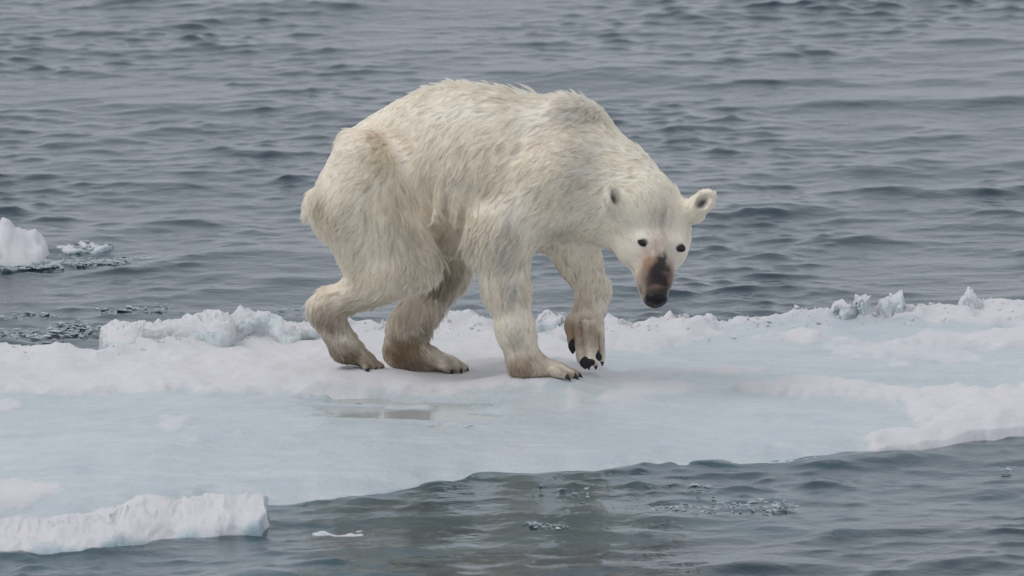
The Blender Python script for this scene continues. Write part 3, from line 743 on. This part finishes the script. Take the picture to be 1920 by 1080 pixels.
# --- coat: colours of the fur (dirt, stains, bare skin) by place, far-leg shade painted in
CREAM = np.array([0.91, 0.835, 0.715])
def coat_color(p):
    u, v = proj(p); n = len(p)
    c = np.tile(CREAM, (n, 1))
    nz = fbm(p[:, 0] * 9, p[:, 1] * 9, p[:, 2] * 9, oct=3, seed=201); nz2 = fbm(p[:, 0] * 30, p[:, 1] * 30, p[:, 2] * 30, oct=2, seed=202)
    def blob(cu, cv, su, sv, colr, k, far=None):
        nonlocal c
        w = k * np.exp(-(((u - cu) / su) ** 2 + ((v - cv) / sv) ** 2)) * np.clip(1 + 0.7 * nz + 0.3 * nz2, 0, 1.6)
        if far is not None: w = w * (p[:, 1] * S > yo(900) + 10 if far else p[:, 1] * S <= yo(900) + 10)
        w = np.clip(w, 0, 1)[:, None]; c = c * (1 - w) + np.array(colr) * w
    yel, gry, brn, och = (0.72, 0.62, 0.42), (0.38, 0.38, 0.39), (0.20, 0.138, 0.088), (0.26, 0.16, 0.085)
    blob(870, 210, 260, 50, (0.94, 0.885, 0.785), 0.7); blob(1180, 340, 120, 120, (0.94, 0.885, 0.77), 0.9)
    blob(712, 285, 30, 45, (0.56, 0.46, 0.26), 0.55); blob(715, 258, 26, 18, (0.62, 0.45, 0.32), 0.5); blob(745, 380, 14, 70, (0.55, 0.46, 0.28), 0.5); blob(755, 330, 50, 60, (0.80, 0.72, 0.60), 0.5)
    blob(770, 420, 16, 60, (0.52, 0.40, 0.24), 0.6); blob(830, 420, 70, 60, (0.72, 0.65, 0.50), 0.6)
    blob(598, 388, 14, 30, (0.50, 0.42, 0.30), 0.7); blob(620, 440, 30, 50, (0.78, 0.69, 0.54), 0.5)
    blob(760, 450, 40, 45, (0.60, 0.55, 0.48), 0.4)
    blob(1085, 218, 46, 24, gry, 0.38); blob(1110, 295, 28, 34, gry, 0.35); blob(1100, 320, 60, 70, (0.68, 0.62, 0.54), 0.5); blob(1010, 240, 50, 30, gry, 0.12)
    blob(960, 420, 45, 60, gry, 0.15); blob(955, 490, 22, 60, gry, 0.40); blob(960, 560, 16, 50, gry, 0.28); blob(967, 634, 20, 24, (0.26, 0.26, 0.28), 0.4)
    blob(700, 560, 120, 50, (0.74, 0.64, 0.51), 0.5); blob(680, 590, 70, 24, (0.56, 0.46, 0.35), 0.5)
    blob(628, 632, 46, 42, brn, 0.95, False); blob(600, 625, 20, 40, och, 0.8, False); blob(660, 680, 60, 30, (0.20, 0.15, 0.105), 0.95)
    blob(770, 640, 70, 50, (0.27, 0.20, 0.135), 0.9); blob(740, 668, 26, 24, och, 0.7); blob(820, 690, 80, 20, (0.21, 0.16, 0.115), 0.95); blob(830, 540, 40, 70, (0.34, 0.28, 0.21), 0.75, True)  # the far-only blob paints shade onto the upper far hind leg
    blob(985, 690, 60, 34, (0.38, 0.285, 0.195), 0.85); blob(1072, 702, 44, 16, (0.26, 0.19, 0.12), 1.0)
    blob(1100, 620, 55, 70, (0.34, 0.265, 0.19), 0.85); blob(1065, 500, 40, 50, (0.34, 0.30, 0.245), 0.7, True); blob(1072, 625, 22, 40, (0.40, 0.30, 0.22), 0.6); blob(1105, 672, 34, 20, (0.46, 0.37, 0.28), 0.7)  # mud on the raised paw; the far-only blob paints foreleg shade
    blob(1060, 440, 30, 14, (0.5, 0.46, 0.38), 0.5)
    # head, in the head's own frame
    q = (p - EYE0) @ hR * S; r, d, f = q.T
    head = (f > -150) & (np.abs(r) < 110) & (d > -130)
    def hblob(cr, cf, sr, sf, colr, k, dmin=-200):
        nonlocal c
        w = k * np.exp(-(((r - cr) / sr) ** 2 + ((f - cf) / sf) ** 2)) * np.clip(1 + 0.5 * nz + 0.4 * nz2, 0, 1.5) * head * (d > dmin)
        w = np.clip(w, 0, 1)[:, None]; c = c * (1 - w) + np.array(colr) * w
    hblob(0, -50, 22, 46, (0.62, 0.53, 0.46), 0.5, -40); hblob(3, -40, 6, 40, (0.46, 0.38, 0.33), 0.35, -40); hblob(-6, 2, 20, 22, (0.66, 0.54, 0.46), 0.6, -40)
    hblob(-18, 34, 20, 26, (0.44, 0.29, 0.20), 0.85, -75); hblob(24, 46, 14, 30, (0.42, 0.30, 0.23), 0.75, -75)
    hblob(0, 62, 40, 26, (0.22, 0.14, 0.11), 0.9, -70)
    rw = 7 + 21 * sstep(5, 52, f); rc = 6 * (1 - sstep(10, 50, f))
    mz = sstep(6, 26, f + 9 * nz + 8 * nz2) * (1 - sstep(rw - 10, rw + 7, np.abs(r - rc) + 6 * nz + 6 * nz2)) * (1 - sstep(50, 66, -d)) * head
    c = c * (1 - 0.94 * mz[:, None]) + np.array([0.022, 0.019, 0.020]) * 0.94 * mz[:, None]
    hblob(13, 52, 9, 4, (0.20, 0.14, 0.14), 0.5, -45)
    hblob(-12, 79, 16, 4, (0.30, 0.18, 0.14), 0.6, -60)
    for e_ in EYES:
        w = 0.95 * 0.9 * (1 - sstep(6, 10, np.linalg.norm((p - e_) * np.array([0.85, 0.6, 1.1]), axis=1) * S))[:, None]
        c = c * (1 - w) + np.array([0.05, 0.04, 0.036]) * w
    for s_ in (-1, 1): hblob(s_ * 40, 20, 12, 10, (0.70, 0.60, 0.54), 0.4, -50)
    for (ec, Rm, nr, e1) in ears:
        l = (p - ec) @ Rm * S
        w = np.exp(-((l[:, 0] / 7.5) ** 2 + ((l[:, 2] + 6) / 12) ** 2) ** 1.4) * (np.abs(l[:, 1]) < 16) * (l[:, 1] > -4)
        c = c * (1 - 0.92 * w[:, None]) + np.array([0.045, 0.03, 0.03]) * 0.92 * w[:, None]
    return np.clip(c, 0.01, 0.95)

body = mesh_np('body', BV, BF, M_skin); to_root(body)
cattr(body, 'coat', coat_color(BV))

# --- fur: combed strands in wet locks
me = body.data; me.calc_loop_triangles()
nt_ = len(me.loop_triangles); tri = np.zeros(nt_ * 3, np.int32); me.loop_triangles.foreach_get('vertices', tri); tri = tri.reshape(-1, 3)
A, B, C = BV[tri[:, 0]], BV[tri[:, 1]], BV[tri[:, 2]]
cr = np.cross(B - A, C - A); area = np.linalg.norm(cr, axis=1) / 2
vn = np.zeros_like(BV)
for k in range(3):
    for j in range(3): vn[:, k] += np.bincount(tri[:, j], cr[:, k], len(BV))
vn /= np.linalg.norm(vn, axis=1)[:, None] + 1e-12

def scatter(n, wfun=None):
    ce = (A + B + C) / 3
    w = area * (wfun(ce) if wfun else 1); w = w / w.sum()
    t = rng.choice(nt_, n, p=w); r1 = np.sqrt(rng.random(n)); r2 = rng.random(n)
    b0, b1, b2 = 1 - r1, r1 * (1 - r2), r1 * r2
    p = A[t] * b0[:, None] + B[t] * b1[:, None] + C[t] * b2[:, None]
    nn = vn[tri[t, 0]] * b0[:, None] + vn[tri[t, 1]] * b1[:, None] + vn[tri[t, 2]] * b2[:, None]
    return p, nn / (np.linalg.norm(nn, axis=1)[:, None] + 1e-12)
# combing: (u, v, du, dv) in the photograph
comb = np.array([
 (620, 300, -.5, .85), (650, 250, -.6, .6), (690, 240, -.8, .5), (760, 200, -.9, .4), (850, 170, -.9, .25), (950, 180, -.85, .2), (1000, 185, -.6, -.2), (1060, 185, -.6, .1), (1110, 200, -.5, .4),
 (610, 350, -.6, .7), (590, 400, -.3, .9), (660, 350, -.6, .8), (700, 300, -.55, .8), (750, 260, -.75, .6), (820, 240, -.75, .55), (900, 240, -.75, .6), (980, 250, -.75, .5), (1050, 240, -.85, .3), (1110, 260, -.9, .15),
 (650, 420, -.5, .6), (700, 400, .05, 1), (740, 380, .2, 1), (760, 460, .3, 1), (800, 480, .25, 1), (800, 320, -.4, .9), (870, 310, -.6, .85), (940, 310, -.65, .8), (1010, 320, -.7, .65), (1080, 320, -.9, .2), (1100, 370, -.8, .4),
 (800, 400, .1, 1), (850, 400, -.15, 1), (850, 470, -.05, 1), (900, 400, -.5, .85), (960, 400, -.55, .85), (1020, 400, -.4, .8), (900, 450, -.3, .95),
 (640, 480, -.2, .9), (700, 500, -.5, .8), (760, 540, -.5, .85), (690, 560, -.8, .55), (630, 550, -.9, .4), (600, 580, -.5, .85), (620, 630, .1, 1), (650, 670, .6, .7), (690, 685, .9, .4),
 (840, 520, 0, 1), (800, 570, -.25, 1), (760, 630, -.1, 1), (730, 670, -.2, 1), (790, 675, .7, .5), (850, 685, .9, .35),
 (940, 480, -.2, 1), (950, 560, .0, 1), (890, 520, -.35, .95), (960, 640, .05, 1), (950, 690, -.15, 1), (1000, 690, .4, .8), (1060, 698, .95, .2),
 (1060, 440, -.1, 1), (1100, 500, .1, 1), (1120, 550, -.1, 1), (1100, 610, 0, 1), (1105, 670, 0, 1),
 (1150, 260, -.5, -.2), (1150, 300, -.8, .1), (1180, 330, -.8, 0), (1140, 400, -.7, .5), (1180, 440, -.6, .6), (1220, 340, -.5, -.6), (1130, 440, -.5, .8)], float)
def flow(p, nn):
    u, v = proj(p)
    dd = ((u[:, None] - comb[None, :, 0]) ** 2 + (v[:, None] - comb[None, :, 1]) ** 2)
    w = 1 / (dd + 300.0) ** 2
    w /= w.sum(1, keepdims=True)
    du, dv = w @ comb[:, 2], w @ comb[:, 3]
    d = np.stack([du, np.zeros_like(du), -dv], -1)
    q = (p - EYE0) @ hR * S; r, dl, f = q.T
    hw = sstep(-125, -85, f) * (np.abs(r) < 100) * (dl > -135) * (p[:, 1] < -0.22)
    hdir = np.stack([r * 0.012, np.full_like(r, 0.15), np.full_like(r, -1.0)], -1) @ hR.T     # away from the nose
    d = d * (1 - hw[:, None]) + hdir * hw[:, None]
    ang = 0.38 * fbm(p[:, 0] * 9, p[:, 1] * 9, p[:, 2] * 9, oct=3, seed=301)
    d = d - (d * nn).sum(1)[:, None] * nn
    d /= np.linalg.norm(d, axis=1)[:, None] + 1e-9
    side = np.cross(nn, d)
    d = d * np.cos(ang)[:, None] + side * np.sin(ang)[:, None]
    return d, hw
lenpts = np.array([(850, 170, 17), (1000, 180, 26), (1060, 185, 24), (1120, 210, 20), (700, 230, 13), (620, 300, 14), (580, 390, 18), (850, 300, 28), (950, 300, 28), (750, 280, 22), (700, 400, 28), (770, 460, 32), (850, 440, 36), (830, 480, 38),
   (900, 450, 36), (960, 420, 28), (890, 520, 30), (950, 520, 24), (960, 620, 16), (950, 690, 17), (1040, 698, 6), (1080, 702, 3.5), (680, 550, 28), (620, 580, 18), (630, 640, 12), (690, 682, 5), (800, 570, 30), (840, 560, 36), (760, 650, 13), (840, 685, 5),
   (1080, 460, 22), (1110, 540, 14), (1100, 585, 8), (1100, 612, 3.5), (1100, 640, 2.5), (1075, 640, 3), (1125, 640, 3), (1105, 675, 2.2), (1150, 270, 20), (1180, 330, 15), (1130, 400, 18), (1180, 440, 14), (1080, 300, 20)], float)
def flen(p, hw):
    u, v = proj(p)
    dd = ((u[:, None] - lenpts[None, :, 0]) ** 2 + (v[:, None] - lenpts[None, :, 1]) ** 2); w = 1 / (dd + 200.0) ** 2; w /= w.sum(1, keepdims=True)
    L = w @ lenpts[:, 2]
    q = (p - EYE0) @ hR * S; r, d, f = q.T
    LH = np.where(f > 20, 2.4, np.where(f > -20, 4.0, 6.5)); LH = np.where((f < -20) & (np.abs(r) > 50), 9, LH)
    L = L * (1 - hw) + LH * hw
    for (ec, Rm, nr, e1) in ears:
        l = (p - ec) @ Rm * S; w = np.exp(-((l / np.array([26, 22, 30])) ** 2).sum(1) ** 2); L = L * (1 - w) + 7.0 * w
    for e_ in EYES:
        de = np.linalg.norm(p - e_, axis=1) * S; L = np.where(de < 15, 1.2, L)
    de = np.linalg.norm(p - HL(0, -36, 96), axis=1) * S; L = np.where(de < 27, 0.0, L)
    return L / S

NG, NS, K = 34000, 360000, 6
gp, gn = scatter(NG)
gd, ghw = flow(gp, gn); gL = flen(gp, ghw) * np.exp(rng.normal(0.05, 0.22, NG))
gu_, gv_ = proj(gp)
spine = np.exp(-((gv_ - np.interp(gu_, tu, tt)) / 14) ** 2) * (gu_ > 780) * (gu_ < 1150) * (1 - ghw)
glift = 0.03 + 0.07 * rng.random(NG) + 0.24 * (rng.random(NG) < 0.16) * rng.random(NG) + 0.6 * spine * rng.random(NG) ** 2.6
gL *= (1 + 0.25 * spine * rng.random(NG)) * 0.80
gcurl = rng.normal(0, 0.20, NG)
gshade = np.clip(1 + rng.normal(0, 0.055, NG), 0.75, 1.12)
gshade[rng.random(NG) < 0.09] *= 0.72  # a few wet locks darkened; their colour also paints shaded partings between locks
kd = KDTree(NG)
for i, p_ in enumerate(gp): kd.insert(p_, i)
kd.balance()
def dens(ce):
    q = (ce - EYE0) @ hR * S
    return 1 + 3.0 * ((q[:, 2] > -110) & (np.abs(q[:, 0]) < 105) & (q[:, 1] > -120))
sp, sn = scatter(NS, dens)
sdir, shw = flow(sp, sn); sL = flen(sp, shw)
near = np.array([[h_[1] for h_ in kd.find_n(p_, 7)] for p_ in sp])
df3 = gp[near] - sp[:, None, :]; al3 = (df3 * sdir[:, None, :]).sum(-1)
own = near[np.arange(NS), np.argmin((df3 ** 2).sum(-1) - 0.93 * al3 ** 2, 1)]      # long narrow locks along the comb
L = np.minimum(gL[own], sL * 1.6) * rng.uniform(0.72, 1.08, NS)
ts = np.linspace(0, 1, K)
def path(p, nn, d, L, lift, curl):
    side = np.cross(nn, d); out = np.zeros((len(p), K, 3))
    for k, t in enumerate(ts):
        along = t * L; up = L * lift * (1.5 * t - 0.75 * t * t) ; sw = L * curl * (t * t)
        out[:, k] = p + d * along[:, None] + nn * up[:, None] + side * sw[:, None]
    return out
gpath = path(gp, gn, gd, gL, glift, gcurl)
spath = path(sp, sn, sdir, L, glift[own] * rng.uniform(0.6, 1.3, NS), gcurl[own] + rng.normal(0, 0.12, NS))
clump = (0.80 * (1 - shw) + 0.12 * shw) * rng.uniform(0.75, 1.05, NS)
u_, v_ = proj(sp)
clump *= 1 - 0.35 * np.exp(-(((u_ - 1160) / 70) ** 2 + ((v_ - 330) / 90) ** 2))
loose = rng.random(NS) < 0.06; clump[loose] *= 0.2
gp_own = gpath[own]
scale_ = np.clip(L / gL[own], 0, 1)
for k, t in enumerate(ts):
    w = (clump * t ** 0.75)[:, None]
    tgt = gp_own[:, 0] + (gp_own[:, k] - gp_own[:, 0]) * scale_[:, None]
    spath[:, k] = spath[:, k] * (1 - w) + tgt * w
# strands never run under the ice
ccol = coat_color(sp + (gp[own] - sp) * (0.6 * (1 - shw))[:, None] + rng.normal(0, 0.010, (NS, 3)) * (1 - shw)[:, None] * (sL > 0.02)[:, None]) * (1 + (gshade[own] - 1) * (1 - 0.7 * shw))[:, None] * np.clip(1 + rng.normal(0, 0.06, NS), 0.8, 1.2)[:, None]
pt_col = np.repeat(np.clip(ccol, 0.008, 0.95)[:, None, :], K, 1)
pt_col = pt_col * np.linspace(0.96, 1.03, K)[None, :, None]
rad = (0.00058 + 0.0004 * rng.random(NS))[:, None] * np.array([1, 1, 0.95, 0.8, 0.55, 0.15])[None, :]
rad = rad * (np.clip(L / 0.03, 0.55, 1.25) * (L > 1e-5))[:, None]
hc = bpy.data.hair_curves.new('fur')
hc.add_curves([K] * NS)
org = np.array(root.location)
hc.attributes['position'].data.foreach_set('vector', spath.astype(np.float32).ravel())
ra = hc.attributes.get('radius') or hc.attributes.new('radius', 'FLOAT', 'POINT')
ra.data.foreach_set('value', rad.astype(np.float32).ravel())
ca = hc.attributes.new('coat', 'FLOAT_COLOR', 'POINT')
c4 = np.ones((NS * K, 4), np.float32); c4[:, :3] = np.clip(pt_col, 0.005, 0.95).reshape(-1, 3)
ca.data.foreach_set('color', c4.ravel())
hc.materials.append(M_fur)
fur = bpy.data.objects.new('fur', hc); col.objects.link(fur); to_root(fur)

# --- eyes, nose, claws, pads
def blobmesh(name, fn, mat, nu=20, nv=14):
    vs = []; fs = []
    for j in range(nv + 1):
        for i in range(nu):
            vs.append(fn(2 * math.pi * i / nu, math.pi * j / nv))
    for j in range(nv):
        for i in range(nu):
            a, b = j * nu + i, j * nu + (i + 1) % nu; fs.append([a, b, b + nu, a + nu])
    o = mesh_np(name, np.array(vs), fs, mat)
    bm = bmesh.new(); bm.from_mesh(o.data); bmesh.ops.remove_doubles(bm, verts=bm.verts, dist=1e-5); bmesh.ops.recalc_face_normals(bm, faces=bm.faces); bm.to_mesh(o.data); bm.free()
    to_root(o); return o
for c in EYES:
    c = c + np.array([0, 0.001, 0])
    blobmesh('eye', lambda a, b, c=c: c + hR @ (np.array([11.0 * math.sin(b) * math.cos(a), 5.5 * math.cos(b), 9.0 * math.sin(b) * math.sin(a) + 1.5 * math.cos(a) * math.sin(b)]) / S), M_eye)
def nosefn(a, b):
    x, y, z = math.sin(b) * math.cos(a), math.cos(b), math.sin(b) * math.sin(a)
    sx = 21.5 * (1 - 0.22 * max(0, z)) ; r_ = sx * math.copysign(abs(x) ** 0.85, x)
    d_ = 17 * y; f_ = 15 * math.copysign(abs(z) ** 0.9, z)
    if z > 0.1:                                         # nostrils: two comma-shaped dents
        for s_ in (-1, 1):
            k = math.exp(-((r_ - s_ * 9) / 4.5) ** 2 - ((d_ + 1) / 6) ** 2); f_ -= 6.5 * k
        f_ -= 2.0 * math.exp(-(r_ / 2.0) ** 2) * (d_ < 4)
    return HL(r_, -36 + d_, 95 + f_)
blobmesh('nose', nosefn, M_nose, 48, 32)
for (b, d_, ln, rd) in claws:
    side = np.cross(d_, [0, 0, 1.0]); side /= np.linalg.norm(side); upv = np.cross(side, d_)
    rings, vs, fs = 7, [], []
    for j in range(rings):
        t = j / (rings - 1); cpt = b + d_ * ln * t - upv * ln * 0.28 * t * t; r_ = rd * (1 - t) ** 0.7 + 0.0004
        for i in range(8):
            a = 2 * math.pi * i / 8; vs.append(cpt + (side * math.cos(a) * 0.8 + upv * math.sin(a)) * r_)
    for j in range(rings - 1):
        for i in range(8):
            fs.append([j * 8 + i, j * 8 + (i + 1) % 8, (j + 1) * 8 + (i + 1) % 8, (j + 1) * 8 + i])
    fs.append(list(range(8))[::-1]); fs.append([(rings - 1) * 8 + i for i in range(8)])
    to_root(mesh_np('claw', vs, fs, M_claw))
for (u, v, ru, rv) in ((1075, 648, 8, 14), (1101, 680, 13, 11), (1122, 668, 5, 10)):
    c = on_head(u, v)
    blobmesh('paw_pad', lambda a, b, c=c, ru=ru, rv=rv: c + np.array([(ru + 2 * math.sin(2 * a + v)) * math.sin(b) * math.cos(a) / S, 4.5 * math.cos(b) / S, (rv + 2.5 * math.sin(3 * a + u)) * math.sin(b) * math.sin(a) / S]), M_pad)
